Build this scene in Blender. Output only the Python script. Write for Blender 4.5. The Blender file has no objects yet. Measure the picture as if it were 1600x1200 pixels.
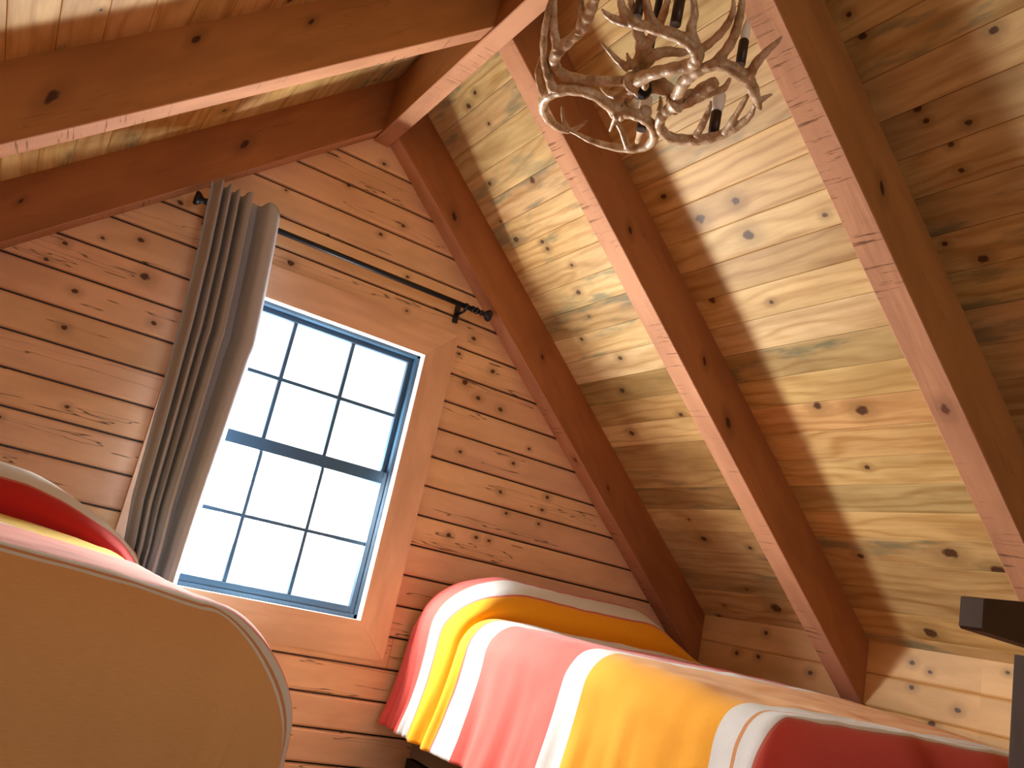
import bpy, bmesh, math, random
from mathutils import Vector, Matrix, noise as mnoise
random.seed(7)
SC = bpy.context.scene
COL = SC.collection

# ------------------------------------------------------------------ camera
CAM_POS = (-0.3997, -3.0, -1.6278)
cam_d = bpy.data.cameras.new('camera')
cam_d.sensor_width = 36.0
cam_d.lens = 1337.6 * 36.0 / 1600.0
cam_d.clip_start = 0.02
cam = bpy.data.objects.new('camera', cam_d)
COL.objects.link(cam)
rx = Vector((0.82990856, -0.5194838, 0.2034413))      # camera right in the room
dn = Vector((0.30297473, 0.11346075, -0.94622036))    # camera down
fw = Vector((0.46846354, 0.84691395, 0.25155251))     # camera forward
M3 = Matrix((rx, -dn, -fw)).transposed()
cam.matrix_world = Matrix.Translation(CAM_POS) @ M3.to_4x4()
SC.camera = cam

# ------------------------------------------------------------------ world, exposure
w = bpy.data.worlds.new('daylight')
SC.world = w
w.use_nodes = True
wn = w.node_tree.nodes
wn['Background'].inputs[0].default_value = (0.86, 0.93, 1.0, 1)
wn['Background'].inputs[1].default_value = 2.2
SC.view_settings.view_transform = 'Standard'
SC.view_settings.look = 'None'
SC.view_settings.gamma = 1.0
SC.view_settings.use_curve_mapping = False
SC.view_settings.exposure = 0.35

def area(name, loc, direction, sx, sy, power, color):
    d = bpy.data.lights.new(name, 'AREA')
    d.shape = 'RECTANGLE'; d.size = sx; d.size_y = sy
    d.energy = power; d.color = color
    o = bpy.data.objects.new(name, d)
    COL.objects.link(o)
    o.location = loc
    o.rotation_euler = Vector(direction).to_track_quat('-Z', 'Y').to_euler()
    return o
# daylight thrown up off the sunlit ground through the gable window
area('window_daylight', (0.50, 0.13, -1.42), (-0.12, -0.9, 0.12), 0.42, 0.36, 74.0, (1.0, 0.985, 0.92))
# added fill behind the viewer, set before an unseen, made-up rear window
area('rear_fill', (0.46, -4.72, -1.15), (0, 1, -0.05), 0.9, 1.1, 9.0, (1.0, 0.90, 0.78))

# ------------------------------------------------------------------ room numbers
T = 0.88412          # roof pitch (rise over run)
XR = 0.46104         # ridge line
RB = 0.0321          # half width of the ridge beam
ZA = 0.0405          # rafter underside height at the ridge line
ZC = 0.2700          # ceiling board height at the ridge line
RW = 0.0874          # rafter width
XK = 2.4233          # right knee wall
XKL = 2 * XR - XK    # left knee wall
YB = -4.8            # rear gable
ZF = -2.45           # floor
SL = math.hypot(1, T)
RAFT_Y = [-RW, -0.9303, -1.7704, -2.61, -3.45, -4.29]

# ------------------------------------------------------------------ helpers
def link(name, me, mat=None, parent=None):
    o = bpy.data.objects.new(name, me)
    COL.objects.link(o)
    if mat: me.materials.append(mat)
    if parent: o.parent = parent
    return o
def tag(o, label=None, cat=None, group=None, kind=None):
    if label: o['label'] = label
    if cat: o['category'] = cat
    if group: o['group'] = group
    if kind: o['kind'] = kind
    return o
def empty(name, loc, label, cat, group=None):
    o = bpy.data.objects.new(name, None)
    COL.objects.link(o); o.location = loc
    o.empty_display_size = 0.1
    return tag(o, label, cat, group)

class Wood:
    """Collects faces with a grain UV (metres), a tone, a random offset and up to three knots each."""
    def __init__(s):
        s.v = []; s.f = []; s.uv = []; s.tone = []; s.rnd = []; s.k = [[], [], []]; s.mi = []; s.cur = 0
    def face(s, pts, uvs, tone, rnd, ks):
        n = len(s.v); s.v += [tuple(p) for p in pts]
        s.f.append(tuple(range(n, n + len(pts)))); s.uv += uvs
        s.tone.append(tone); s.rnd.append(rnd); s.mi.append(s.cur)
        for i in range(3): s.k[i].append(ks[i] if i < len(ks) else (999, 999, 0.01))
    def build(s, name, mat, parent=None, smooth=False):
        me = bpy.data.meshes.new(name)
        me.from_pydata(s.v, [], s.f)
        u = me.uv_layers.new(name='UVMap')
        for i, c in enumerate(s.uv): u.data[i].uv = c
        a = me.attributes.new('tone', 'FLOAT_COLOR', 'FACE')
        for i, c in enumerate(s.tone): a.data[i].color = (c[0], c[1], c[2], 1)
        a = me.attributes.new('rnd', 'FLOAT_VECTOR', 'FACE')
        for i, c in enumerate(s.rnd): a.data[i].vector = c
        for j in range(3):
            a = me.attributes.new('knot%d' % (j + 1), 'FLOAT_VECTOR', 'FACE')
            for i, c in enumerate(s.k[j]): a.data[i].vector = c
        if smooth:
            for p in me.polygons: p.use_smooth = True
        me.update()
        mats = mat if isinstance(mat, (list, tuple)) else [mat]
        for q in mats: me.materials.append(q)
        for p, i in zip(me.polygons, s.mi): p.material_index = i
        return link(name, me, None, parent)

def rv(): return (random.uniform(-30, 30), random.uniform(-30, 30), random.uniform(-30, 30))

def plank_strip(W, P, u0, u1, v0, v1, prof, tone, knots, nrand=1, krange=(0.004, 0.009)):
    """One board. P(u, v, h) gives the 3-D point; prof is [(offset from edge, height)], mirrored over the board."""
    ks = [k for k in knots if u0 <= k[0] <= u1 and v0 <= k[1] <= v1][:3]
    for _ in range(min(nrand, 3 - len(ks))):
        ks.append((random.uniform(u0, u1), random.uniform(v0 + .012, v1 - .012), random.uniform(*krange)))
    r = rv()
    cs = [(v0 + a, h) for a, h in prof] + [(v1 - a, h) for a, h in reversed(prof)]
    for (va, ha), (vb, hb) in zip(cs, cs[1:]):
        if abs(va - vb) < 1e-6 and abs(ha - hb) < 1e-6: continue
        W.face([P(u0, va, ha), P(u1, va, ha), P(u1, vb, hb), P(u0, vb, hb)],
               [(u0, va), (u1, va), (u1, vb), (u0, vb)], tone, r, ks)

def wood_box(W, o, ax, ay, az, L, B, H, tone=(1, 1, 1), knots=None, nrand=2, krange=(0.006, 0.014), ch=0.0, mi={}):
    """Box with a corner o and unit axes; grain runs along ax. knots: {face: [(u, v, r)]}; mi: {face: material slot}."""
    o = Vector(o); ax = Vector(ax); ay = Vector(ay); az = Vector(az)
    knots = knots or {}
    def P(a, b, c): return o + ax * a + ay * b + az * c
    c = ch
    faces = {
        'bottom': ([(0, c, 0), (0, B - c, 0), (L, B - c, 0), (L, c, 0)], lambda a, b, d: (a, b)),
        'top': ([(0, c, H), (L, c, H), (L, B - c, H), (0, B - c, H)], lambda a, b, d: (a, b)),
        'front': ([(0, 0, c), (L, 0, c), (L, 0, H - c), (0, 0, H - c)], lambda a, b, d: (a, d)),
        'back': ([(0, B, c), (0, B, H - c), (L, B, H - c), (L, B, c)], lambda a, b, d: (a, d)),
    }
    if c:
        faces['e1'] = ([(0, 0, c), (0, c, 0), (L, c, 0), (L, 0, c)], lambda a, b, d: (a, b + d))
        faces['e2'] = ([(0, B, c), (L, B, c), (L, B - c, 0), (0, B - c, 0)], lambda a, b, d: (a, b + d))
        faces['e3'] = ([(0, 0, H - c), (L, 0, H - c), (L, c, H), (0, c, H)], lambda a, b, d: (a, b + d))
        faces['e4'] = ([(0, B, H - c), (0, B - c, H), (L, B - c, H), (L, B, H - c)], lambda a, b, d: (a, b + d))
    for nm, (pts, uvf) in faces.items():
        ks = list(knots.get(nm, []))
        mx = B if nm in ('bottom', 'top') else H
        if not nm.startswith('e'):
            for _ in range(min(nrand, 3 - len(ks))):
                ks.append((random.uniform(0, L), random.uniform(.1 * mx, .9 * mx), random.uniform(*krange)))
        W.cur = mi.get(nm, 0)
        W.face([P(*p) for p in pts], [uvf(*p) for p in pts], tone, rv(), ks)
    W.cur = 0
    for a in (0, L):
        pts = [(a, 0, c), (a, c, 0), (a, B - c, 0), (a, B, c), (a, B, H - c), (a, B - c, H), (a, c, H), (a, 0, H - c)] if c else \
              [(a, 0, 0), (a, B, 0), (a, B, H), (a, 0, H)]
        if a == 0: pts = pts[::-1]
        W.face([P(*p) for p in pts], [(p[1] * .15, p[2]) for p in pts], tuple(.8 * t for t in tone), rv(), [])

def nd(nt, typ, loc=None, **kw):
    n = nt.nodes.new(typ)
    for k, v in kw.items():
        setattr(n, k, v)
    return n
class G:
    """tiny node-maths helper"""
    def __init__(s, nt): s.nt = nt
    def put(s, sock, val):
        if isinstance(val, (int, float)): sock.default_value = val
        elif isinstance(val, tuple): sock.default_value = val
        else: s.nt.links.new(val, sock)
    def m(s, op, a, b=None, c=None, clamp=False):
        n = nd(s.nt, 'ShaderNodeMath', operation=op, use_clamp=clamp)
        s.put(n.inputs[0], a)
        if b is not None: s.put(n.inputs[1], b)
        if c is not None: s.put(n.inputs[2], c)
        return n.outputs[0]
    def vm(s, op, a, b=None):
        n = nd(s.nt, 'ShaderNodeVectorMath', operation=op)
        s.put(n.inputs[0], a)
        if b is not None: s.put(n.inputs[1], b)
        return n.outputs[0]
    def attr(s, name, out='Vector'):
        n = nd(s.nt, 'ShaderNodeAttribute', attribute_name=name); return n.outputs[out]
    def sep(s, v):
        n = nd(s.nt, 'ShaderNodeSeparateXYZ'); s.put(n.inputs[0], v); return n.outputs
    def comb(s, x, y, z):
        n = nd(s.nt, 'ShaderNodeCombineXYZ')
        s.put(n.inputs[0], x); s.put(n.inputs[1], y); s.put(n.inputs[2], z); return n.outputs[0]
    def noise(s, vec, scale, detail=3, rough=.5, dist=0.0):
        n = nd(s.nt, 'ShaderNodeTexNoise'); s.put(n.inputs['Vector'], vec)
        n.inputs['Scale'].default_value = scale; n.inputs['Detail'].default_value = detail
        n.inputs['Roughness'].default_value = rough; n.inputs['Distortion'].default_value = dist
        return n.outputs[0]
    def ramp(s, fac, stops, interp='LINEAR'):
        n = nd(s.nt, 'ShaderNodeValToRGB'); cr = n.color_ramp; cr.interpolation = interp
        while len(cr.elements) < len(stops): cr.elements.new(0.5)
        for e, (p, c) in zip(cr.elements, stops):
            e.position = p; e.color = (c[0], c[1], c[2], 1) if isinstance(c, tuple) else (c, c, c, 1)
        s.put(n.inputs[0], fac); return n.outputs[0]
    def mix(s, fac, a, b, blend='MIX'):
        n = nd(s.nt, 'ShaderNodeMix', data_type='RGBA', blend_type=blend)
        s.put(n.inputs[0], fac)
        for k, v in ((6, a), (7, b)):
            if isinstance(v, tuple): n.inputs[k].default_value = (v[0], v[1], v[2], 1)
            else: s.nt.links.new(v, n.inputs[k])
        return n.outputs[2]
    def mr(s, v, a, b, c=0.0, d=1.0):
        n = nd(s.nt, 'ShaderNodeMapRange', interpolation_type='SMOOTHSTEP')
        s.put(n.inputs[0], v); n.inputs[1].default_value = a; n.inputs[2].default_value = b
        n.inputs[3].default_value = c; n.inputs[4].default_value = d
        return n.outputs[0]

def new_mat(name):
    m = bpy.data.materials.new(name); m.use_nodes = True
    nt = m.node_tree; b = nt.nodes['Principled BSDF']
    return m, nt, b, G(nt)

def wood_mat(name, light, dark, knot=(0.06, 0.022, 0.01), rings=34.0, ring_amt=0.5, streak=0.35, stain=0.0,
             rough=0.5, spec=0.3, bump=0.25, saw=0.0, crack=0.0):
    m, nt, b, g = new_mat(name)
    uv = nd(nt, 'ShaderNodeUVMap', uv_map='UVMap').outputs[0]
    S = g.sep(uv); u, v = S[0], S[1]
    rnd = g.attr('rnd')
    kmask = None; warp = None; halo = None
    for j in (1, 2, 3):
        K = g.sep(g.attr('knot%d' % j))
        du = g.m('SUBTRACT', u, K[0]); dv = g.m('SUBTRACT', v, K[1])
        wob = g.noise(uv, 60.0, 2)
        d = g.m('SQRT', g.m('ADD', g.m('POWER', g.m('MULTIPLY', g.m('ABSOLUTE', du), 0.75), 2.0), g.m('POWER', g.m('ABSOLUTE', dv), 2.0)))
        d = g.m('DIVIDE', d, K[2])
        d = g.m('ADD', d, g.m('MULTIPLY', g.m('SUBTRACT', wob, 0.5), 0.9))
        k = g.mr(d, 0.55, 1.05, 1.0, 0.0)
        h = g.mr(d, 0.8, 3.6, 1.0, 0.0)
        # grain flows round the knot
        dd = g.m('DIVIDE', g.m('SQRT', g.m('ADD', g.m('POWER', g.m('MULTIPLY', g.m('ABSOLUTE', du), 0.4), 2.0), g.m('POWER', g.m('ABSOLUTE', dv), 2.0))), K[2])
        e = g.m('EXPONENT', g.m('MULTIPLY', g.m('POWER', g.m('MINIMUM', dd, 20.0), 2.0), -0.16))
        wv = g.m('MULTIPLY', g.m('MULTIPLY', dv, e), -0.75)
        kmask = k if kmask is None else g.m('MAXIMUM', kmask, k)
        halo = h if halo is None else g.m('MAXIMUM', halo, h)
        warp = wv if warp is None else g.m('ADD', warp, wv)
    v2 = g.m('ADD', v, warp)
    low = g.noise(g.vm('ADD', g.comb(g.m('MULTIPLY', u, 1.6), g.m('MULTIPLY', v2, 7.0), 0.0), rnd), 1.0, 2, .5)
    mid = g.noise(g.vm('ADD', g.comb(g.m('MULTIPLY', u, 4.0), g.m('MULTIPLY', v2, 75.0), 0.0), rnd), 1.0, 3, .6)
    fine = g.noise(g.vm('ADD', g.comb(g.m('MULTIPLY', u, 14.0), g.m('MULTIPLY', v2, 420.0), 0.0), rnd), 1.0, 2, .6)
    ph = g.m('ADD', g.m('MULTIPLY', v2, rings * 6.283 * .55), g.m('MULTIPLY', low, 30.0))
    ring = g.m('POWER', g.m('ADD', g.m('MULTIPLY', g.m('SINE', ph), 0.5), 0.5), 2.2)
    ringf = g.m('MULTIPLY', g.m('MULTIPLY', ring, ring_amt), g.mr(low, .3, .7, .35, 1.0))
    fac = g.m('ADD', ringf, g.m('MULTIPLY', g.m('SUBTRACT', mid, 0.42), streak * 2.2), clamp=True)
    fac = g.m('ADD', fac, g.m('MULTIPLY', g.m('SUBTRACT', fine, 0.5), streak * .7), clamp=True)
    col = g.mix(fac, light, dark)
    # broad mottling
    blot = g.noise(g.vm('ADD', g.comb(g.m('MULTIPLY', u, 3.0), g.m('MULTIPLY', v, 9.0), 3.0), rnd), 1.0, 3, .55)
    col = g.mix(g.mr(blot, .35, .7, 0.0, .45), col, tuple(0.72 * x for x in dark))
    if stain:
        RS = g.sep(rnd)
        sn = g.noise(g.vm('ADD', g.comb(g.m('MULTIPLY', u, 3.2), g.m('MULTIPLY', v, 16.0), 9.0), rnd), 1.0, 4, .6)
        sm = g.m('MULTIPLY', g.mr(sn, .5, .68), g.mr(RS[2], 8.0, 14.0, 0.0, stain))
        col = g.mix(sm, col, (light[0] * .33, light[1] * .42, light[2] * .5))
    col = g.mix(g.m('MULTIPLY', halo, .5), col, tuple(0.55 * x for x in dark))
    col = g.mix(g.m('MULTIPLY', kmask, .92), col, knot)
    col = g.mix(1.0, col, g.attr('tone', 'Color'), 'MULTIPLY')
    hgt = g.m('ADD', g.m('MULTIPLY', ring, .25), g.m('MULTIPLY', mid, .6))
    if crack:
        cn = g.noise(g.vm('ADD', g.comb(g.m('MULTIPLY', u, 1.1), g.m('MULTIPLY', v, 16.0), 21.0), rnd), 1.0, 3, .55)
        cl = g.mr(g.m('ABSOLUTE', g.m('SUBTRACT', cn, 0.615)), 0.0, .0075, 1.0, 0.0)
        cl = g.m('MULTIPLY', cl, crack)
        col = g.mix(cl, col, (0.03, 0.012, 0.006))
        hgt = g.m('SUBTRACT', hgt, cl)
    if saw:
        sw = g.noise(g.comb(g.m('ADD', g.m('MULTIPLY', u, 95.0), g.m('MULTIPLY', v, 6.0)), g.m('MULTIPLY', v, 5.0), 0.0), 1.0, 4, .7)
        swm = g.mr(g.noise(g.vm('ADD', g.comb(g.m('MULTIPLY', u, 3.0), g.m('MULTIPLY', v, 6.0), 0.0), rnd), 1.0, 2), .4, .62)
        lines = g.m('MULTIPLY', g.mr(sw, .56, .68), g.m('MULTIPLY', swm, saw))
        col = g.mix(lines, col, tuple(.3 * x for x in dark))
        hgt = g.m('SUBTRACT', hgt, g.m('MULTIPLY', lines, 1.2))
        hgt = g.m('ADD', hgt, g.m('MULTIPLY', sw, .6))
    g.put(b.inputs['Base Color'], col)
    b.inputs['Roughness'].default_value = rough
    b.inputs['Specular IOR Level'].default_value = spec
    bp = nd(nt, 'ShaderNodeBump'); bp.inputs['Strength'].default_value = bump; bp.inputs['Distance'].default_value = .002
    g.put(bp.inputs['Height'], hgt); nt.links.new(bp.outputs[0], b.inputs['Normal'])
    return m

def plain_mat(name, col, rough=.5, metal=0.0, spec=.5, bump=0.0, bscale=200.0, var=0.0):
    m, nt, b, g = new_mat(name)
    co = nd(nt, 'ShaderNodeTexCoord').outputs['Object']
    n = g.noise(co, bscale, 3)
    if var: g.put(b.inputs['Base Color'], g.mix(g.mr(n, .3, .7, 0, var), col, tuple(c * .45 for c in col)))
    else: b.inputs['Base Color'].default_value = (*col, 1)
    b.inputs['Roughness'].default_value = rough; b.inputs['Metallic'].default_value = metal
    b.inputs['Specular IOR Level'].default_value = spec
    if bump:
        bp = nd(nt, 'ShaderNodeBump'); bp.inputs['Strength'].default_value = bump; bp.inputs['Distance'].default_value = .002
        g.put(bp.inputs['Height'], n); nt.links.new(bp.outputs[0], b.inputs['Normal'])
    return m

M = {}
M['pine'] = wood_mat('ceiling_pine', (0.69, 0.495, 0.225), (0.43, 0.245, 0.08), stain=.9, ring_amt=.75, streak=.6, rough=.5, spec=.25)
M['log'] = wood_mat('gable_pine', (0.86, 0.60, 0.40), (0.70, 0.43, 0.26), rings=16, ring_amt=.22, streak=.22, rough=.5, crack=.8)
M['knee'] = wood_mat('knee_pine', (0.78, 0.50, 0.22), (0.60, 0.34, 0.12), rings=18, ring_amt=.22, streak=.2, rough=.5)
M['beam'] = wood_mat('stained_beam', (0.40, 0.165, 0.060), (0.29, 0.108, 0.038), knot=(0.04, 0.012, 0.006), rings=14, ring_amt=.3, streak=.22, rough=.5, spec=.3, crack=.25)
M['beam_rough'] = wood_mat('rough_sawn_beam', (0.53, 0.27, 0.15), (0.40, 0.18, 0.10), knot=(0.12, 0.045, 0.025), rings=10, ring_amt=.12, streak=.12, rough=.7, spec=.15, bump=.9, saw=.8)
M['beam_warm'] = wood_mat('orange_brown_beam', (0.46, 0.21, 0.065), (0.34, 0.145, 0.042), knot=(0.04, 0.012, 0.006), rings=14, ring_amt=.25, streak=.25, rough=.5, spec=.3, crack=.2)
M['trim'] = wood_mat('window_trim_oak', (0.82, 0.56, 0.38), (0.68, 0.42, 0.26), rings=22, ring_amt=.45, streak=.25, rough=.4)
M['darkwood'] = wood_mat('dark_wood', (0.055, 0.028, 0.014), (0.03, 0.014, 0.007), rings=10, ring_amt=.3, streak=.3, rough=.5)
M['floor'] = wood_mat('floor_boards', (0.22, 0.11, 0.045), (0.14, 0.065, 0.025), rings=20, ring_amt=.4, streak=.3, rough=.4)
M['liner'] = plain_mat('white_vinyl_jamb', (0.82, 0.84, 0.86), .35)
M['sash'] = plain_mat('dark_sash_haze_blue', (0.035, 0.09, 0.16), .4)  # dark frame, with the blue haze of the window put into its colour
M['iron'] = plain_mat('black_iron', (0.02, 0.022, 0.028), .4, .6, bump=.3, bscale=90)
M['box'] = plain_mat('grey_box_spring', (0.16, 0.12, 0.09), .9, bump=.4, bscale=300, var=.5)
M['mattress'] = plain_mat('white_mattress', (0.7, 0.68, 0.62), .9)

# ================================================================== room shell
CK=[(-1.020,0.839,0.011),(-1.117,0.949,0.017),(-1.269,0.937,0.014),(-1.258,1.046,0.018),(-1.523,1.064,0.008),(-1.002,1.212,0.013),(-0.269,1.225,0.010),(-0.396,1.041,0.012),(-1.221,1.268,0.008),(-0.260,1.670,0.013),(-0.349,2.194,0.014),(-0.342,1.475,0.013),(-1.350,1.672,0.019),(-1.202,1.640,0.015),(-1.272,1.875,0.009),(-1.415,2.195,0.022),(-1.541,2.249,0.020),(-1.080,2.230,0.012),(-0.548,2.521,0.025),(-1.204,2.537,0.022),(-1.812,0.627,0.007),(-1.819,0.686,0.010),(-2.085,0.803,0.010),(-1.870,0.894,0.009),(-1.877,0.928,0.007),(-1.964,0.967,0.008),(-1.908,1.001,0.007),(-1.906,1.067,0.007),(-1.798,1.231,0.007),(-1.871,1.292,0.012),(-0.347,0.240,0.012),(-0.472,0.590,0.014),(-0.228,0.519,0.010),(-0.203,0.756,0.015),(-0.346,0.808,0.010),(-1.506,2.416,0.014)]
GK=[(1.042,-0.612,0.010),(1.159,-0.714,0.010),(1.049,-0.796,0.013),(1.121,-0.841,0.010),(1.232,-0.856,0.010),(1.344,-1.053,0.008),(1.313,-1.181,0.008),(1.537,-1.147,0.009),(1.525,-1.204,0.008),(1.711,-1.188,0.008),(1.126,-1.397,0.009),(1.247,-1.381,0.008),(1.307,-1.380,0.008),(1.221,-1.427,0.010),(1.433,-1.392,0.008),(1.385,-1.438,0.008),(1.584,-1.384,0.009),(1.736,-1.395,0.008),(1.820,-1.391,0.008),(1.359,-1.257,0.008),(-0.157,-0.535,0.010),(-0.235,-0.709,0.009),(-0.187,-0.823,0.014),(-0.367,-0.945,0.009),(-0.441,-0.807,0.008),(-0.473,-0.876,0.007),(-0.117,-0.964,0.009),(-0.361,-1.068,0.009),(0.256,-0.594,0.012),(1.924,-0.586,0.009),(0.493,-0.072,0.008),(0.383,-0.218,0.008),(0.633,-0.281,0.008),(0.554,-0.351,0.008)]
KK=[(-1.105,-1.513,0.010),(-1.173,-1.534,0.008),(-1.112,-1.595,0.009),(-1.277,-1.637,0.010),(-1.192,-1.699,0.013),(-1.430,-1.493,0.007),(-0.688,-1.617,0.011),(-0.448,-1.499,0.010),(-0.304,-1.600,0.010),(-0.424,-1.597,0.010)]

# sloping ceiling boards: rows run along the room, cut at every rafter
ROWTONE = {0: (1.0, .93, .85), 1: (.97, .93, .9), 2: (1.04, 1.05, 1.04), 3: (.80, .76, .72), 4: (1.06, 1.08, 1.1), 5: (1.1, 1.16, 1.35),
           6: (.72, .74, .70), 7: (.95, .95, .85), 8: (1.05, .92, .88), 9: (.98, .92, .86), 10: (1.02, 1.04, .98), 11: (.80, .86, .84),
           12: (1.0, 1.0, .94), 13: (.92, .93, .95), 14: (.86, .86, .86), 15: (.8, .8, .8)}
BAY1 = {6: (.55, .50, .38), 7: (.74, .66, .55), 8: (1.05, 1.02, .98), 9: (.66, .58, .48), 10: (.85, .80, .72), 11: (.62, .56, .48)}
def ceiling_side(name, sgn):
    W = Wood()
    PI_ = 0.1052
    s0 = 0.785 if sgn > 0 else 0.965
    nx, nz = sgn * T / SL, 1 / SL          # outward normal of the slope
    def P(u, v, h):
        x = XR + sgn * v / SL; z = ZC - T * v / SL
        return (x - nx * h, u, z - nz * h)
    edges = [0.02] + [y + RW / 2 for y in RAFT_Y[1:]] + [YB - .02]
    k0 = int(math.floor((0 - s0) / PI_)); smax = (XK - XR) * SL + .02
    k = k0
    while s0 + k * PI_ < smax:
        v0, v1 = max(s0 + k * PI_, 0.0), min(s0 + (k + 1) * PI_, smax)
        if v1 - v0 > .01:
            for b in range(len(edges) - 1):
                f = random.uniform(.86, 1.06)
                tone = (f * random.uniform(.98, 1.03), f * random.uniform(.95, 1.02), f * random.uniform(.88, 1.05))
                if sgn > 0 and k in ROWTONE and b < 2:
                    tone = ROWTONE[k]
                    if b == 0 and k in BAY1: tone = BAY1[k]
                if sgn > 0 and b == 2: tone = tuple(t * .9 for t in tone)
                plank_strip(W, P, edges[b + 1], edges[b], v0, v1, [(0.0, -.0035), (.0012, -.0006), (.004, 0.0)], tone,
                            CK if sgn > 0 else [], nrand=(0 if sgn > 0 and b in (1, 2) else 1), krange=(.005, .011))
        k += 1
    tag(W.build(name, M['pine']), kind='structure')
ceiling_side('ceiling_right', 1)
ceiling_side('ceiling_left', -1)

# gable wall of log siding round the window
WX0, WX1, WZ0, WZ1 = 0.088, 0.8454, -1.7694, -0.7526       # clear opening inside the trim
def gable():
    W = Wood()
    prof = [(0.0, -.020), (.0028, -.011), (.0055, -.003), (.011, 0.0)]
    P = lambda u, v, h: (u, -h, v)
    pitch = .1142
    z = -0.780 + pitch * 9
    def ext(z1):   # row must reach past the ceiling boards
        d = (ZC - z1) / T
        return d
    while z > ZF - .1:
        z1 = min(z, ZC - .004); z0 = z - pitch
        z = z0
        if z1 - z0 < .02: continue
        d = min((ZC - z0) / T + .0, XK - XR + .01)
        if d < .02: continue
        xa, xb = XR - d, XR + d
        spans = [(xa, xb)]
        if z0 < WZ1 + .004 and z1 > WZ0 - .004: spans = [(xa, WX0 - .012), (WX1 + .012, xb)]
        for a, b in spans:
            cuts = [a, b]
            if b - a > 2.2 and random.random() < .6:
                cuts = [a, random.uniform(a + .7, b - .7), b]
            for c, e in zip(cuts, cuts[1:]):
                f = random.uniform(.93, 1.07)
                plank_strip(W, P, c + .0006, e - .0006, max(z0, ZF - .02), z1, prof, (f, f * random.uniform(.96, 1.03), f * random.uniform(.93, 1.05)), GK, nrand=1, krange=(.005, .009))
    o = W.build('wall_gable', M['log'])
    # log siding backing, so that nothing shows through the grooves
    tag(o, kind='structure')
    bm = bmesh.new()
    def bx(x0, x1, z0, z1):
        vs = [bm.verts.new(p) for p in ((x0, .012, z0), (x1, .012, z0), (x1, .012, z1), (x0, .012, z1))]
        bm.faces.new(vs)
    bx(XKL - .1, WX0 - .02, ZF, ZC); bx(WX1 + .02, XK + .1, ZF, ZC); bx(WX0 - .02, WX1 + .02, ZF, WZ0 - .02); bx(WX0 - .02, WX1 + .02, WZ1 + .02, ZC)
    me = bpy.data.meshes.new('trim_backing'); bm.to_mesh(me); bm.free()
    tag(link('trim_backing', me, M['iron']), kind='structure')
gable()

def flat_wall(name, P, u0, u1, zs, tonef, knots, mat, prof=None):
    W = Wood()
    for z1, z0 in zip(zs, zs[1:]):
        f = random.uniform(.93, 1.06)
        plank_strip(W, P, u0, u1, z0, z1, prof or [(0.0, -.008), (.0025, -.003), (.008, 0.0)], (f * tonef, f * tonef, f * tonef), knots, nrand=2, krange=(.006, .011))
    return tag(W.build(name, mat), kind='structure')
kz = [-1.455] + [-1.575 - .1132 * k for k in range(9)]
kz = [z for z in kz if z > ZF] + [ZF]
# knee walls, boards cut at the middle so that the photo's knots stay on their boards
def knee(name, x, sgn):
    W = Wood()
    P = lambda u, v, h: (x - sgn * h, u, v)
    for z1, z0 in zip(kz, kz[1:]):
        for a, b in ((-.887, .02), (-1.35, -.887), (-1.9, -1.35), (YB, -1.9)):
            f = random.uniform(.98, 1.02)
            plank_strip(W, P, a, b, z0, z1, [(0.0, -.008), (.0025, -.003), (.008, 0.0)], (f, f, f), KK if sgn > 0 else [], nrand=(1 if sgn < 0 or b < -1.4 else 0), krange=(.006, .011))
    tag(W.build(name, M['knee']), kind='structure')
knee('wall_right', XK, 1)
knee('wall_left', XKL, -1)

# rear gable, unseen; its window opening is added to go with the fill
W = Wood()
z = ZC
while z > ZF:
    z0 = max(z - .1142, ZF)
    d = min((ZC - z0) / T, XK - XR)
    sp = [(XR - d, XR + d)]
    if z0 < -.65 and z > -1.66: sp = [(XR - d, 0.0), (0.92, XR + d)]
    for a, b in sp:
        plank_strip(W, lambda u, v, h: (u, YB + h, v), a, b, z0, z, [(0.0, -.011), (.005, -.002), (.012, 0.0)], (1, 1, 1), [], 2)
    z = z0
tag(W.build('wall_rear', M['log']), kind='structure')
# floor
W = Wood()
x = XKL
while x < XK:
    x1 = min(x + .14, XK); f = random.uniform(.85, 1.1)
    plank_strip(W, lambda u, v, h: (v, u, ZF + h), YB, 0.0, x, x1, [(0.0, -.004), (.003, 0.0)], (f, f, f), [], 2)
    x = x1
tag(W.build('floor', M['floor']), kind='structure')

# ================================================================== windows
def mesh_box(bm, x0, x1, y0, y1, z0, z1):
    vs = [bm.verts.new((x, y, z)) for x in (x0, x1) for y in (y0, y1) for z in (z0, z1)]
    for f in ((0, 1, 3, 2), (4, 6, 7, 5), (0, 4, 5, 1), (2, 3, 7, 6), (0, 2, 6, 4), (1, 5, 7, 3)):
        bm.faces.new([vs[i] for i in f])
def bobj(name, boxes, mat, parent=None, bevel=0.0):
    bm = bmesh.new()
    for b in boxes: mesh_box(bm, *b)
    if bevel:
        bmesh.ops.bevel(bm, geom=list(bm.edges), offset=bevel, segments=2, profile=.5, affect='EDGES')
    bmesh.ops.recalc_face_normals(bm, faces=bm.faces)
    me = bpy.data.meshes.new(name); bm.to_mesh(me); bm.free()
    return link(name, me, mat, parent)
glass, gnt, gb, gg = new_mat('window_glass')
tr = nd(gnt, 'ShaderNodeBsdfTransparent'); gl = nd(gnt, 'ShaderNodeBsdfGlossy'); gl.inputs['Roughness'].default_value = .03
mx = nd(gnt, 'ShaderNodeMixShader'); mx.inputs[0].default_value = .05
gnt.links.new(tr.outputs[0], mx.inputs[1]); gnt.links.new(gl.outputs[0], mx.inputs[2])
gnt.links.new(mx.outputs[0], gnt.nodes['Material Output'].inputs[0])

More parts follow.
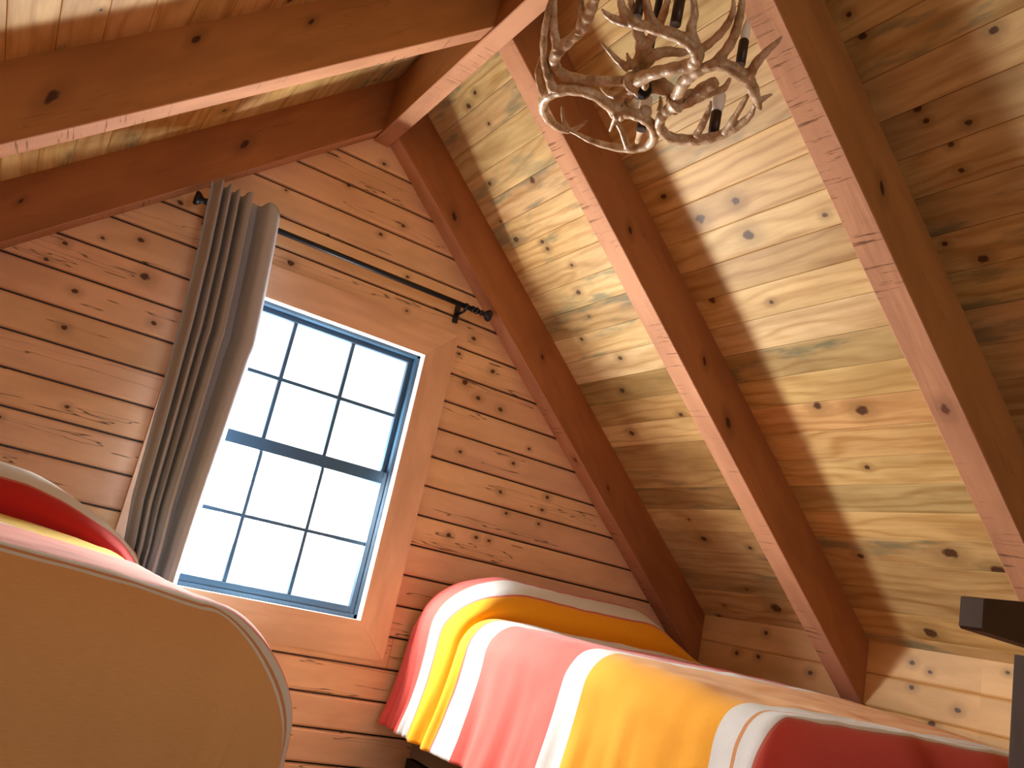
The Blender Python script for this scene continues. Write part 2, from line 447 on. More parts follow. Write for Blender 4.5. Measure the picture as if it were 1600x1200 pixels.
def window(name, fy, mirror=False):
    """fy maps (depth behind the wall face) to y. Depth grows outwards."""
    root = bpy.data.objects.new(name, None); COL.objects.link(root); tag(root, kind='structure')
    root.location = ((WX0 + WX1) / 2, fy(0), WZ0)
    bpy.context.view_layer.update()
    def own(o):
        o.parent = root; o.matrix_parent_inverse = root.matrix_world.inverted(); return o
    def B(nm, boxes, mat, bev=0.0):
        bb = []
        for x0, x1, a, b, z0, z1 in boxes:
            y0, y1 = sorted((fy(a), fy(b))); bb.append((x0, x1, y0, y1, z0, z1))
        return own(bobj(nm, bb, mat, None, bev))
    tx0, tx1, tz0, tz1 = WX0 - .121, 0.9662, -1.895, -0.6309
    # mitred trim boards
    def board(q, axis):
        Wd = Wood(); f0, f1 = fy(-.022), fy(-.001)
        n = len(q); r = rv()
        uvs = [(p[0], p[1]) if axis == 0 else (p[1], p[0]) for p in q]
        order = (lambda l: l) if f0 < f1 else (lambda l: l[::-1])
        ks = [(random.uniform(-3, -2), 0, .01)]
        Wd.face(order([(p[0], f0, p[1]) for p in q]), order(uvs), (1, 1, 1), r, ks)
        for i in range(n):
            a, b = q[i], q[(i + 1) % n]
            Wd.face([(a[0], f0, a[1]), (a[0], f1, a[1]), (b[0], f1, b[1]), (b[0], f0, b[1])],
                    [uvs[i], (uvs[i][0], uvs[i][1] + .02), (uvs[(i + 1) % n][0], uvs[(i + 1) % n][1] + .02), uvs[(i + 1) % n]], (1, 1, 1), r, ks)
        own(Wd.build('trim_board', M['trim']))
    g = .0008
    board([(tx0, tz1), (WX0, WZ1), (WX1, WZ1), (tx1, tz1)][::-1], 0)
    board([(tx0, tz0), (tx1, tz0), (WX1, WZ0), (WX0, WZ0)], 0)
    board([(WX1 + g, WZ0), (tx1 + g, tz0), (tx1 + g, tz1), (WX1 + g, WZ1)], 1)
    board([(tx0 - g, tz0), (WX0 - g, WZ0), (WX0 - g, WZ1), (tx0 - g, tz1)], 1)
    j = .012
    B('jamb', [(WX1 - .001, WX1 + j, -.021, .075, WZ0, WZ1), (WX0 - j, WX0 + .001, -.021, .075, WZ0, WZ1),
               (WX0, WX1, -.021, .075, WZ1 - .001, WZ1 + j)], M['liner'])
    B('sill', [(WX0, WX1, -.021, .075, WZ0 - j, WZ0 + .001)], M['liner'])
    X0, X1 = .120, .812; mz0, mz1 = -1.274, -1.228
    B('outer_frame', [(WX0, WX0 + .016, .02, .075, WZ0, WZ1), (WX1 - .014, WX1, .02, .075, WZ0, WZ1),
                      (WX0, WX1, .02, .075, WZ1 - .012, WZ1), (WX0, WX1, .02, .075, WZ0, WZ0 + .016)], M['sash'], .001)
    def sash(nm, za, zb, d0, d1, mz, top):
        s = B(nm, [(WX0 + .014, X0, d0, d1, za, zb), (X1, WX1 - .012, d0, d1, za, zb),
                   (X0, X1, d0, d1, zb - top[0], zb), (X0, X1, d0, d1, za, za + top[1])], M['sash'], .002)
        for k in range(2):
            xm = X0 + (X1 - X0) * (k + 1) / 3
            o = B('muntin', [(xm - .0065, xm + .0065, d0 + .004, d1 - .004, za + top[1], zb - top[0])], M['sash'], .001); o.parent = s; o.matrix_parent_inverse = Matrix()
            o.matrix_parent_inverse = s.matrix_world.inverted() if False else o.matrix_parent_inverse
        o = B('muntin', [(X0, X1, d0 + .005, d1 - .005, mz - .0065, mz + .0065)], M['sash'], .001); o.parent = s
        p = B('pane', [(X0 - .005, X1 + .005, (d0 + d1) / 2 - .001, (d0 + d1) / 2 + .001, za + top[1] - .005, zb - top[0] + .005)], glass); p.parent = s
        for c in s.children: c.matrix_parent_inverse = Matrix()
        return s
    sash('upper_sash', mz0, WZ1 - .010, .050, .072, -1.003, (.022, .046))
    sash('lower_sash', WZ0 + .010, mz1, .026, .049, -1.503, (.045, .030))
    return root
window('window_1', lambda d: d)
window('added_rear_window', lambda d: YB - d)  # added window, out of view, to account for the rear fill
# keep children where they were modelled: parts carry room coordinates, so undo the parent's offset
bpy.context.view_layer.update()
for o in list(bpy.data.objects):
    if o.type == 'MESH' and o.parent and o.parent.type == 'MESH' and o.parent.name.split('.')[0] in ('upper_sash', 'lower_sash'):
        o.matrix_parent_inverse = Matrix()

# ================================================================== roof timbers
def rafter(side, i, label, front=(), bottom=(), warm=True):
    y0 = RAFT_Y[i]; W = Wood()
    sgn = 1 if side == 'R' else -1
    ax = Vector((sgn / SL, 0, -T / SL))
    up = Vector((sgn * T / SL, 0, 1 / SL))
    hh = (ZC - ZA) / SL + .004
    d0 = RB - .002; d1 = XK - XR
    o0 = Vector((XR + sgn * d0, y0, ZA - T * d0))
    # clip so that both ends are plumb: build as prism in (a along slope, b up)
    def P(a, yy, b, end):   # a measured horizontally
        base = Vector((XR + sgn * a, y0 + yy, ZA - T * a))
        return base + Vector((0, 0, b))
    HV = ZC - ZA + .004
    c = .0025
    def F(pts, uv, nm, tone=(1, 1, 1), mi=0, nr=2, kr=(.006, .013), kk=()):
        W.cur = mi
        ks = list(kk)[:3]
        for _ in range(min(nr, 3 - len(ks))):
            ks.append((random.uniform(0, d1 * SL), random.uniform(.02, .15), random.uniform(*kr)))
        W.face(pts, uv, tone, rv(), ks); W.cur = 0
    u0, u1 = d0 * SL, d1 * SL
    N = 1
    hv = HV / SL
    fl = sgn > 0
    def o_(l): return l if fl else l[::-1]
    F(o_([P(d0, 0, c, 0), P(d1, 0, c, 0), P(d1, 0, HV, 0), P(d0, 0, HV, 0)]), o_([(u0, 0), (u1, 0), (u1, hv), (u0, hv)]), 'front', kk=front, nr=(0 if front else 2))
    F(o_([P(d0, RW, HV, 0), P(d1, RW, HV, 0), P(d1, RW, c, 0), P(d0, RW, c, 0)]), o_([(u0, hv), (u1, hv), (u1, 0), (u0, 0)]), 'back')
    F(o_([P(d0, RW - c, 0, 0), P(d1, RW - c, 0, 0), P(d1, c, 0, 0), P(d0, c, 0, 0)]), o_([(u0, RW), (u1, RW), (u1, 0), (u0, 0)]), 'bottom', mi=1, nr=1, kk=bottom)
    F(o_([P(d0, c, 0, 0), P(d1, c, 0, 0), P(d1, 0, c, 0), P(d0, 0, c, 0)]), o_([(u0, 0), (u1, 0), (u1, .004), (u0, .004)]), 'e', mi=1, nr=0)
    F(o_([P(d0, RW, c, 0), P(d1, RW, c, 0), P(d1, RW - c, 0, 0), P(d0, RW - c, 0, 0)]), o_([(u0, 0), (u1, 0), (u1, .004), (u0, .004)]), 'e', mi=1, nr=0)
    F(o_([P(d1, 0, 0, 0), P(d1, RW, 0, 0), P(d1, RW, HV, 0), P(d1, 0, HV, 0)]), [(0, 0)] * 4, 'e', nr=0)
    F(o_([P(d0, RW, 0, 0), P(d0, 0, 0, 0), P(d0, 0, HV, 0), P(d0, RW, HV, 0)]), [(0, 0)] * 4, 'e', nr=0)
    o = W.build('rafter', [M['beam_warm' if (i > 0 and warm) else 'beam'], M['beam_rough']])
    return tag(o, label, 'beam', 'exposed rafters under the sloping ceiling')
rafter('R', 0, 'reddish brown rafter on the right slope, lying against the gable wall', [(.449, .045, .014), (1.153, .085, .008), (1.75, .05, .006)])
rafter('R', 1, 'brown rafter on the right slope, middle one of the three, ending behind the striped bed', [(1.31, .087, .010), (.785, .062, .010), (1.502, .053, .015)], warm=False)
rafter('R', 2, 'wide brown rafter on the right slope, nearest the viewer, right of the antler chandelier', [(.937, .073, .013)], [(1.45, .045, .014)])
rafter('L', 0, 'reddish rafter on the left slope, lying against the gable wall above the curtain', [(.654, .085, .014), (1.4, .1, .007)])
rafter('L', 1, 'big orange brown rafter on the left slope with a bright lit underside', [(1.349, .075, .015), (1.037, .135, .010), (.711, .12, .008)])
for i in (2, 3, 4, 5):
    rafter('L', i, 'brown rafter on the left slope, number %s from the gable' % ['', '', 'three', 'four', 'five', 'six'][i])
for i in (3, 4, 5):
    rafter('R', i, 'brown rafter on the right slope, number %s from the gable' % ['', '', 'three', 'four', 'five', 'six'][i])

W = Wood()
wood_box(W, (XR - RB, YB + .01, 0.0), (0, 1, 0), (1, 0, 0), (0, 0, 1), -YB - .011, 2 * RB, ZC - RB * T - .004, ch=.003, mi={'bottom': 1, 'e1': 1, 'e2': 1},
         knots={'bottom': [(4.8 - 1.75, .05, .006)]}, nrand=1)
tag(W.build('ridge_beam', [M['beam'], M['beam_rough']]), 'pinkish brown ridge beam running along the peak of the ceiling', 'beam')

# ================================================================== lathe and tube tools
def add_tube(bm, pts, rad, seg=10, cap=True, flat=1.0):
    pts = [Vector(p) for p in pts]
    n = len(pts); rings = []
    t0 = (pts[1] - pts[0]).normalized()
    ref = Vector((0, 0, 1)) if abs(t0.z) < .9 else Vector((1, 0, 0))
    nrm = (ref - t0 * ref.dot(t0)).normalized()
    for i in range(n):
        t = (pts[min(i + 1, n - 1)] - pts[max(i - 1, 0)]).normalized()
        nrm = (nrm - t * nrm.dot(t)).normalized(); bi = t.cross(nrm)
        r = rad[i]
        rings.append([bm.verts.new(pts[i] + (nrm * math.cos(2 * math.pi * k / seg) * flat + bi * math.sin(2 * math.pi * k / seg)) * r) for k in range(seg)])
    for a, b in zip(rings, rings[1:]):
        for k in range(seg):
            f = bm.faces.new((a[k], a[(k + 1) % seg], b[(k + 1) % seg], b[k])); f.smooth = True
    if cap:
        bm.faces.new(rings[0][::-1]); bm.faces.new(rings[-1])
def lathe(bm, o, axis, prof, seg=20):
    o = Vector(o); axis = Vector(axis).normalized()
    ref = Vector((0, 0, 1)) if abs(axis.z) < .9 else Vector((1, 0, 0))
    a = (ref - axis * ref.dot(axis)).normalized(); b = axis.cross(a)
    rings = []
    for d, r in prof:
        r = max(r, .0002)
        rings.append([bm.verts.new(o + axis * d + (a * math.cos(2 * math.pi * k / seg) + b * math.sin(2 * math.pi * k / seg)) * r) for k in range(seg)])
    for p, q in zip(rings, rings[1:]):
        for k in range(seg):
            f = bm.faces.new((p[k], p[(k + 1) % seg], q[(k + 1) % seg], q[k])); f.smooth = True
    bm.faces.new(rings[0][::-1]); bm.faces.new(rings[-1])
def mk(name, bm, mat, parent=None, world=True):
    bmesh.ops.recalc_face_normals(bm, faces=bm.faces)
    me = bpy.data.meshes.new(name); bm.to_mesh(me); bm.free()
    o = link(name, me, mat)
    if parent:
        o.parent = parent
        o.matrix_parent_inverse = Matrix.Translation(parent.location).inverted()
    return o
def catmull(pts, sub=5):
    out = []
    n = len(pts)
    P = lambda i: pts[max(0, min(n - 1, i))]
    for i in range(n - 1):
        p0, p1, p2, p3 = P(i - 1), P(i), P(i + 1), P(i + 2)
        for k in range(sub):
            t = k / sub
            out.append(tuple(.5 * (2 * b + (c - a) * t + (2 * a - 5 * b + 4 * c - d) * t * t + (3 * b - a - 3 * c + d) * t ** 3)
                             for a, b, c, d in zip(p0, p1, p2, p3)))
    out.append(tuple(pts[-1]))
    return out

# ================================================================== curtain rod and curtain
RY, RZ = -.080, -.526
rod = empty('curtain_rod', (.47, RY, RZ), 'thin black curtain rod above the window with turned end finials', 'curtain rod')
bm = bmesh.new(); add_tube(bm, [(-.075, RY, RZ), (.5, RY, RZ), (1.0, RY, RZ)], [.0105] * 3, 14); mk('pole', bm, M['iron'], rod)
for sx, x0 in ((1, 1.0), (-1, -.075)):
    bm = bmesh.new()
    lathe(bm, (x0 - sx * .035, RY, RZ), (sx, 0, 0), [(0, .009), (.002, .0135), (.010, .0135), (.012, .009), (.018, .009), (.020, .014), (.027, .014), (.030, .008), (.040, .0075),
          (.044, .012), (.048, .0125), (.054, .009), (.060, .010), (.068, .018), (.076, .024), (.082, .025), (.087, .022), (.088, .012), (.0885, .002)])
    mk('finial', bm, M['iron'], rod)
for x in (.940, -.062):
    bm = bmesh.new()
    add_tube(bm, [(x, RY, RZ - .014), (x, RY + .02, RZ - .020), (x, -.014, RZ - .020)], [.0055] * 3, 8)
    lathe(bm, (x - .005, RY, RZ), (1, 0, 0), [(0, .0095), (0, .014), (.010, .014), (.010, .0095)], 16)
    mesh_box(bm, x - .010, x + .010, -.012, -.002, RZ - .055, RZ + .02)
    mk('bracket', bm, M['iron'], rod)

fab, fnt, fb, fg = new_mat('taupe_curtain')
fco = nd(fnt, 'ShaderNodeTexCoord').outputs['Object']
fS = fg.sep(fco)
weave = fg.noise(fg.comb(fg.m('MULTIPLY', fS[0], 500.0), fg.m('MULTIPLY', fS[1], 500.0), fg.m('MULTIPLY', fS[2], 900.0)), 1.0, 2)
fg.put(fb.inputs['Base Color'], fg.mix(fg.mr(weave, .3, .7, 0, 1), (0.43, 0.46, 0.53), (0.34, 0.37, 0.44)))
fb.inputs['Roughness'].default_value = .9; fb.inputs['Specular IOR Level'].default_value = .15
fb.inputs['Sheen Weight'].default_value = .2
bp = nd(fnt, 'ShaderNodeBump'); bp.inputs['Strength'].default_value = .3; bp.inputs['Distance'].default_value = .001
fg.put(bp.inputs['Height'], weave); fnt.links.new(bp.outputs[0], fb.inputs['Normal'])

def lerp_tab(tab, x):
    if x >= tab[0][0]: return tab[0][1]
    for (a, va), (b, vb) in zip(tab, tab[1:]):
        if b <= x <= a: return va + (vb - va) * (a - x) / (a - b)
    return tab[-1][1]
plan_top = [(0, -.104), (.045, -.108), (.09, -.156), (.13, -.160), (.155, -.104), (.185, -.102), (.215, -.156), (.25, -.160), (.28, -.104), (.31, -.102), (.34, -.156), (.375, -.160), (.405, -.104),
            (.435, -.102), (.465, -.160), (.505, -.178), (.535, -.176), (.56, -.120), (.585, -.100), (.66, -.098), (.70, -.104), (.74, -.150), (.79, -.178), (.86, -.180), (.94, -.166), (1.0, -.140)]
plan = catmull(plan_top, 6)
def curtain():
    root = None
    bm = bmesh.new(); rows = []
    Lt = [(-.46, -.097), (-.726, -.072), (-.906, -.060), (-1.10, -.050), (-1.31, -.040), (-1.54, -.030), (-1.67, -.012), (-2.0, .0)]
    Rt = [(-.46, .143), (-.6, .158), (-.80, .176), (-.976, .191), (-1.02, .186), (-1.29, .178), (-1.5, .170), (-1.7, .163), (-2.0, .160)]
    NZ = 90
    for i in range(NZ + 1):
        f = i / NZ; z = -.485 - f * 1.50
        zc = z
        l, r = lerp_tab(Lt, zc), lerp_tab(Rt, zc)
        row = []
        for j, (p, y) in enumerate(plan):
            q = p
            a = 1.0 + .12 * f
            wob = .006 * math.sin(f * 7 + p * 9) * f
            yy = -.085 + (y + .085) * a + wob - .02 * f
            yy = min(yy, -.0945)
            x = l + (r - l) * q + .003 * math.sin(f * 5 + j * .7) * f
            zz = z + (.030 * (1 - p) ** 1 - .004) * (1 - f) + .006 * math.cos((y + .085) * 60) * (1 - f)
            row.append(bm.verts.new((x, yy, zz)))
        rows.append(row)
    for a, b in zip(rows, rows[1:]):
        for k in range(len(plan) - 1):
            fc = bm.faces.new((a[k], a[k + 1], b[k + 1], b[k])); fc.smooth = True
    o = mk('curtain', bm, fab)
    s = o.modifiers.new('thick', 'SOLIDIFY'); s.thickness = .0022; s.offset = 0
    return tag(o, 'taupe grey curtain panel gathered in narrow folds at the left of the window', 'curtain')
curtain()

# ================================================================== beds
def cloth_mat(name, stops):
    m, nt, b, g = new_mat(name)
    uv = nd(nt, 'ShaderNodeUVMap', uv_map='UVMap').outputs[0]
    S = g.sep(uv)
    wv = g.noise(uv, 5.0, 2)
    q = g.m('ADD', S[1], g.m('MULTIPLY', g.m('SUBTRACT', wv, .5), .012))
    out = None
    L_ = 2.6
    col = g.ramp(g.m('DIVIDE', q, L_), [(p / L_, c) for p, c in stops], 'CONSTANT')
    th = g.noise(g.comb(g.m('MULTIPLY', S[0], 60.0), g.m('MULTIPLY', S[1], 900.0), 0.0), 1.0, 2)
    col = g.mix(g.mr(th, .35, .7, 0, .35), col, g.mix(1.0, col, (.80, .74, .70), 'MULTIPLY'))
    g.put(b.inputs['Base Color'], col)
    b.inputs['Roughness'].default_value = .85; b.inputs['Specular IOR Level'].default_value = .15
    b.inputs['Sheen Weight'].default_value = .15
    bp = nd(nt, 'ShaderNodeBump'); bp.inputs['Strength'].default_value = .25; bp.inputs['Distance'].default_value = .001
    g.put(bp.inputs['Height'], th); nt.links.new(bp.outputs[0], b.inputs['Normal'])
    return m
RED = (0.66, 0.09, 0.075); YEL = (0.86, 0.40, 0.012); WHT = (0.72, 0.77, 0.79); PK = (0.68, .12, .10); LN = (.60, .16, .12); DR = (.50, .02, .02); OR = (.74, .42, .17)
def band(q0, q1, thin=1):
    w_ = q1 - q0; out = [(q0, LN), (q0 + .004, WHT)]
    if thin:
        m_ = (q0 + q1) / 2
        out += [(m_ - .010, LN), (m_ - .007, WHT), (m_ + .003, (.62, .30, .12)), (m_ + .006, WHT)]
    out += [(q1 - .004, LN)]
    return out
st_right = [(0, RED)] + band(.335, .46, 0) + [(.46, YEL)] + band(.69, .80, 1) + [(.80, PK)] + band(1.235, 1.325) + [(1.325, YEL)] + band(1.80, 1.93) + [(1.93, RED)]
st_left = [(0, OR)] + band(.285, .45) + [(.45, DR)] + band(.56, .66, 0) + [(.66, (.85, .62, .03))] + band(.90, .96, 0) + [(.96, (.78, .20, .12))] + band(1.962, 2.008) + [(2.008, OR)]
M['spread_r'] = cloth_mat('striped_bedspread_red_yellow', st_right)
M['spread_l'] = cloth_mat('striped_bedspread_orange', st_left)

TOPK = [(0, -.030, .02), (.08, -.045, .085), (.16, -.09, .135), (.25, -.17, .158), (.34, -.26, .155), (.42, -.335, .130), (.48, -.385, .095), (.52, -.405, .055), (.56, -.400, .018), (.60, -.395, .002),
        (.64, -.415, .010), (.68, -.450, .014), (.74, -.505, .008), (.80, -.57, .003), (.90, -.67, 0), (1.0, -.77, 0)]
SIDK = [(0, -.030), (.16, -.10), (.335, -.208), (.46, -.270), (.52, -.335), (.56, -.368), (.62, -.40), (.70, -.465), (.80, -.57), (1.0, -.77)]
def tabs(tab, x, c=1):
    if x <= tab[0][0]: return tab[0][c]
    for a, b in zip(tab, tab[1:]):
        if x <= b[0]:
            return a[c] + (b[c] - a[c]) * (x - a[0]) / (b[0] - a[0])
    return tab[-1][c] - (x - tab[-1][0]) if c == 1 else 0.0
TOPD = catmull(TOPK, 8)
def sstep(a, b, x):
    t = max(0.0, min(1.0, (x - a) / (b - a))); return t * t * (3 - 2 * t)

def bedspread(name, mat, label, side, xin, xback, yin, ztop, hem, re, Rc, flare, crownx, pill, seed, hemvar, cornerp=1.0, edge=(-.30, .14), yhead=-.022, hp=1.0):
    """side=-1: open side faces -x (right bed); +1: open side faces +x (left bed). xin, yin: where the edge rounding starts."""
    rnd = random.Random(seed)
    bm = bmesh.new(); uvl = bm.loops.layers.uv.new('UVMap')
    drop = ztop - hem
    arc = math.pi / 2 * re
    amax = arc + (drop - re)
    # cloth coordinates: A across (0 at the back wall) and q along from the gable
    W_ = abs(xback - xin)
    As = [W_ * i / 44 for i in range(44)] + [W_ + amax * i / 46 for i in range(47)]
    qin = .23 - yin if True else 0
    Qs = []
    q = 0.0
    while q < .72: Qs.append(q); q += .010
    while q < qin: Qs.append(q); q += .022
    Qs += [qin + amax * i / 46 for i in range(47)]
    grid = []
    for q in Qs:
        row = []
        for A in As:
            a = max(0, A - W_); b = max(0, q - qin)
            topx = xback + (xin - xback) * min(A / W_, 1.0)
            qq = min(q, qin)
            ty = tabs(TOPD, qq, 1); th = tabs(TOPD, qq, 2); sy = tabs(SIDK, qq, 1)
            # pillow weight across the bed
            px = hp * pill(topx) * sstep(edge[0], edge[1], abs(topx - xin) - a)
            wside = sstep(-.03, .16, A - W_)
            y = ty * (1 - wside) + sy * wside
            # push-under of the tuck fades where there is no pillow
            z = ztop + th * px
            m = math.sqrt(a * a + b * b) if (a < re or b < re) else max(a, b)
            m = (a ** 3 + b ** 3) ** (1 / 3)
            if m > 0:
                if m < arc: out = re * math.sin(m / re); dz = re * (1 - math.cos(m / re))
                else: out = re; dz = re + (m - arc)
                k = max(0.0, m - arc * .6)
                fold = 0.0
                s_ = q * 1.0 if a >= b else (1.3 * A)
                n1 = mnoise.noise(Vector((s_ * 6.5, seed, 0))) + .8 * mnoise.noise(Vector((s_ * 15, seed + 7, .8 * dz))) + .35 * mnoise.noise(Vector((s_ * 34, seed + 3, 2 * dz)))
                fold = n1 * .030 * sstep(.10, .55, m) 
                out += flare * (k / amax) ** 1.5 * amax + fold
                if a > 0 and b > 0:
                    th_ = math.pi / 2 * (b / (a + b)) ** cornerp
                    cx, cy = math.cos(th_), math.sin(th_)
                    big = 1 + .10 * math.sin(2 * th_) * sstep(0, .3, m)
                    ox, oy = cx * out * big, cy * out * big
                elif a > 0: ox, oy = out, 0.0
                else: ox, oy = 0.0, out
                X = topx + side * ox; Y = y - oy
                z -= dz
                # bulge of the pillow's side
                if a > 0: X += side * .030 * math.exp(-((qq - .28) / .2) ** 2) * math.exp(-((a - .12) / .14) ** 2) * sstep(0, .14, a)
                # crease running down from the tuck
                if a > 0 and qq < 1.0:
                    cr = math.exp(-((qq - .575) / .028) ** 2) * sstep(0, .1, a)
                    X -= side * .030 * cr
                    X += side * .014 * math.exp(-((qq - .66) / .05) ** 2) * sstep(0, .2, a)
            else:
                X, Y = topx, y
            # crown and slump
            z -= crownx(topx, min(-Y, 3))
            wr = mnoise.noise(Vector((X * 5, Y * 5, z * 5 + seed))) * .006 + mnoise.noise(Vector((X * 17, Y * 14, z * 9 + seed))) * .0028
            z += wr * (1 if m < .1 else .3)
            X += side * wr * (1.0 if m > .1 else 0)
            z = max(z, hem + hemvar(Y, X) ) if m > 0 else z
            row.append((bm.verts.new((X, min(Y, yhead), z)), (A, q)))
        grid.append(row)
    for r0, r1 in zip(grid, grid[1:]):
        for k in range(len(r0) - 1):
            quad = [r0[k], r0[k + 1], r1[k + 1], r1[k]]
            f = bm.faces.new([v for v, _ in quad]); f.smooth = True
            for lp, (_, c) in zip(f.loops, quad): lp[uvl].uv = c
    bmesh.ops.recalc_face_normals(bm, faces=bm.faces)
    o = mk(name, bm, mat)
    s = o.modifiers.new('thick', 'SOLIDIFY'); s.thickness = .004; s.offset = -1 
    return tag(o, label, 'bedspread')

def bed(label, x0, x1, y0, y1, zm, legs_x):
    b = empty('bed', ((x0 + x1) / 2, (y0 + y1) / 2, ZF), label, 'bed')
    mb = lambda nm, bx_, mat, bev: mk_b(nm, bx_, mat, bev, b)
    def mk_b(nm, boxes, mat, bev, par):
        o = bobj(nm, boxes, mat, None, bev); o.parent = par; o.matrix_parent_inverse = Matrix.Translation(par.location).inverted(); return o
    mk_b('mattress', [(x0, x1, y0, y1, zm - .26, zm)], M['mattress'], .035, b)
    mk_b('box_spring', [(x0 + .01, x1 - .01, y0 + .01, y1 - .01, zm - .46, zm - .262)], M['box'], .012, b)
    for bx_ in ([(x0 - .0, x0 + .03, y0 + .02, y1 - .02, zm - .56, zm - .462)], [(x1 - .03, x1, y0 + .02, y1 - .02, zm - .56, zm - .462)]):
        mk_b('side_rail', bx_, M['darkwood'], .004, b)
    for x in (x0 + .03, x1 - .08):
        for y in (y0 + .03, y1 - .08):
            mk_b('leg', [(x, x + .05, y, y + .05, ZF, zm - .465)], M['darkwood'], .004, b)
    return b
bed('bed under the red and yellow striped bedspread by the right knee wall', 1.12, 2.36, -1.62, -.05, -1.735, None)
bed('bed under the orange bedspread at the lower left', -1.38, -.14, -1.74, -.22, -1.74, None)

def pil_r(x): return 1 - sstep(1.86, 2.22, x)
def pil_l(x): return sstep(-1.35, -1.05, x)
bedspread('bedspread', M['spread_r'], 'red and yellow bedspread with white stripes on the bed by the right knee wall', -1, 1.16, 2.405, -1.67, -1.678, -2.10, .10, .1, .16,
          lambda x, y: .04 * sstep(1.0, 1.75, y) + .025 * max(0, (x - 1.9) / .5) ** 2, pil_r, 3, lambda Y, X: .02 * math.sin(Y * 3))
bedspread('bedspread', M['spread_l'], 'dull orange bedspread with white and pink stripes on the bed at the lower left', 1, -.115, -1.40, -1.72, -1.668, -2.30, .16, .1, .06,
          lambda x, y: .030 * max(0, (x + .45) / .35) ** 1.5 if x > -.45 else 0.0, pil_l, 11, lambda Y, X: 0.0, .5, (-.30, .25), -.205, .92)

# ================================================================== dark wooden stand at the right edge
st = empty('wooden_stand', (1.52, -2.05, ZF), 'dark brown wooden stand with a thick top bar at the right edge of the room', 'stand')
W = Wood()
zb = -1.418
pts = [(1.222, -1.995), (1.60, -2.07)]
# tapered top bar
fr = [(1.221, -2.0, -1.484, -1.421), (1.29, -2.0, -1.492, -1.413), (1.8, -2.0, -1.56, -1.345)]
BAR0 = len(W.v)
def bar_section(x, y, z0, z1, d=-.045): return [(x, y, z0), (x, y + d, z0), (x, y + d, z1), (x, y, z1)]
secs = [bar_section(1.224, -2.0, -1.478, -1.424), bar_section(1.232, -2.0, -1.483, -1.421), bar_section(1.50, -2.0, -1.486, -1.386), bar_section(1.80, -2.0, -1.49, -1.35)]
for a, b in zip(secs, secs[1:]):
    for k in range(4):
        W.face([a[k], b[k], b[(k + 1) % 4], a[(k + 1) % 4]][::-1], [(a[k][0], a[k][2]), (b[k][0], b[k][2]), (b[(k + 1) % 4][0], b[(k + 1) % 4][2] + .04), (a[(k + 1) % 4][0], a[(k + 1) % 4][2] + .04)], (1, 1, 1), rv(), [])
W.face(secs[0], [(0, 0)] * 4, (1, 1, 1), rv(), []); W.face(secs[-1][::-1], [(0, 0)] * 4, (1, 1, 1), rv(), [])
o = W.build('top_bar', M['darkwood'], st); o.matrix_parent_inverse = Matrix.Translation(st.location).inverted()
for nm, bx in (('post', (1.416, 1.476, -2.045, -2.0, ZF, -1.503)), ('post', (1.72, 1.78, -2.045, -2.0, ZF, -1.488)), ('shelf', (1.47, 1.725, -2.04, -2.005, -2.0, -1.96))):
    W = Wood(); x0, x1, y0, y1, z0, z1 = bx
    if nm == 'post': wood_box(W, (x1, y0, z0), (0, 0, 1), (0, 1, 0), (-1, 0, 0), z1 - z0, y1 - y0, x1 - x0, ch=.003, nrand=0)
    else: wood_box(W, (x0, y0, z0), (1, 0, 0), (0, 1, 0), (0, 0, 1), x1 - x0, y1 - y0, z1 - z0, ch=.003, nrand=0)
    o = W.build(nm, M['darkwood'], st); o.matrix_parent_inverse = Matrix.Translation(st.location).inverted()

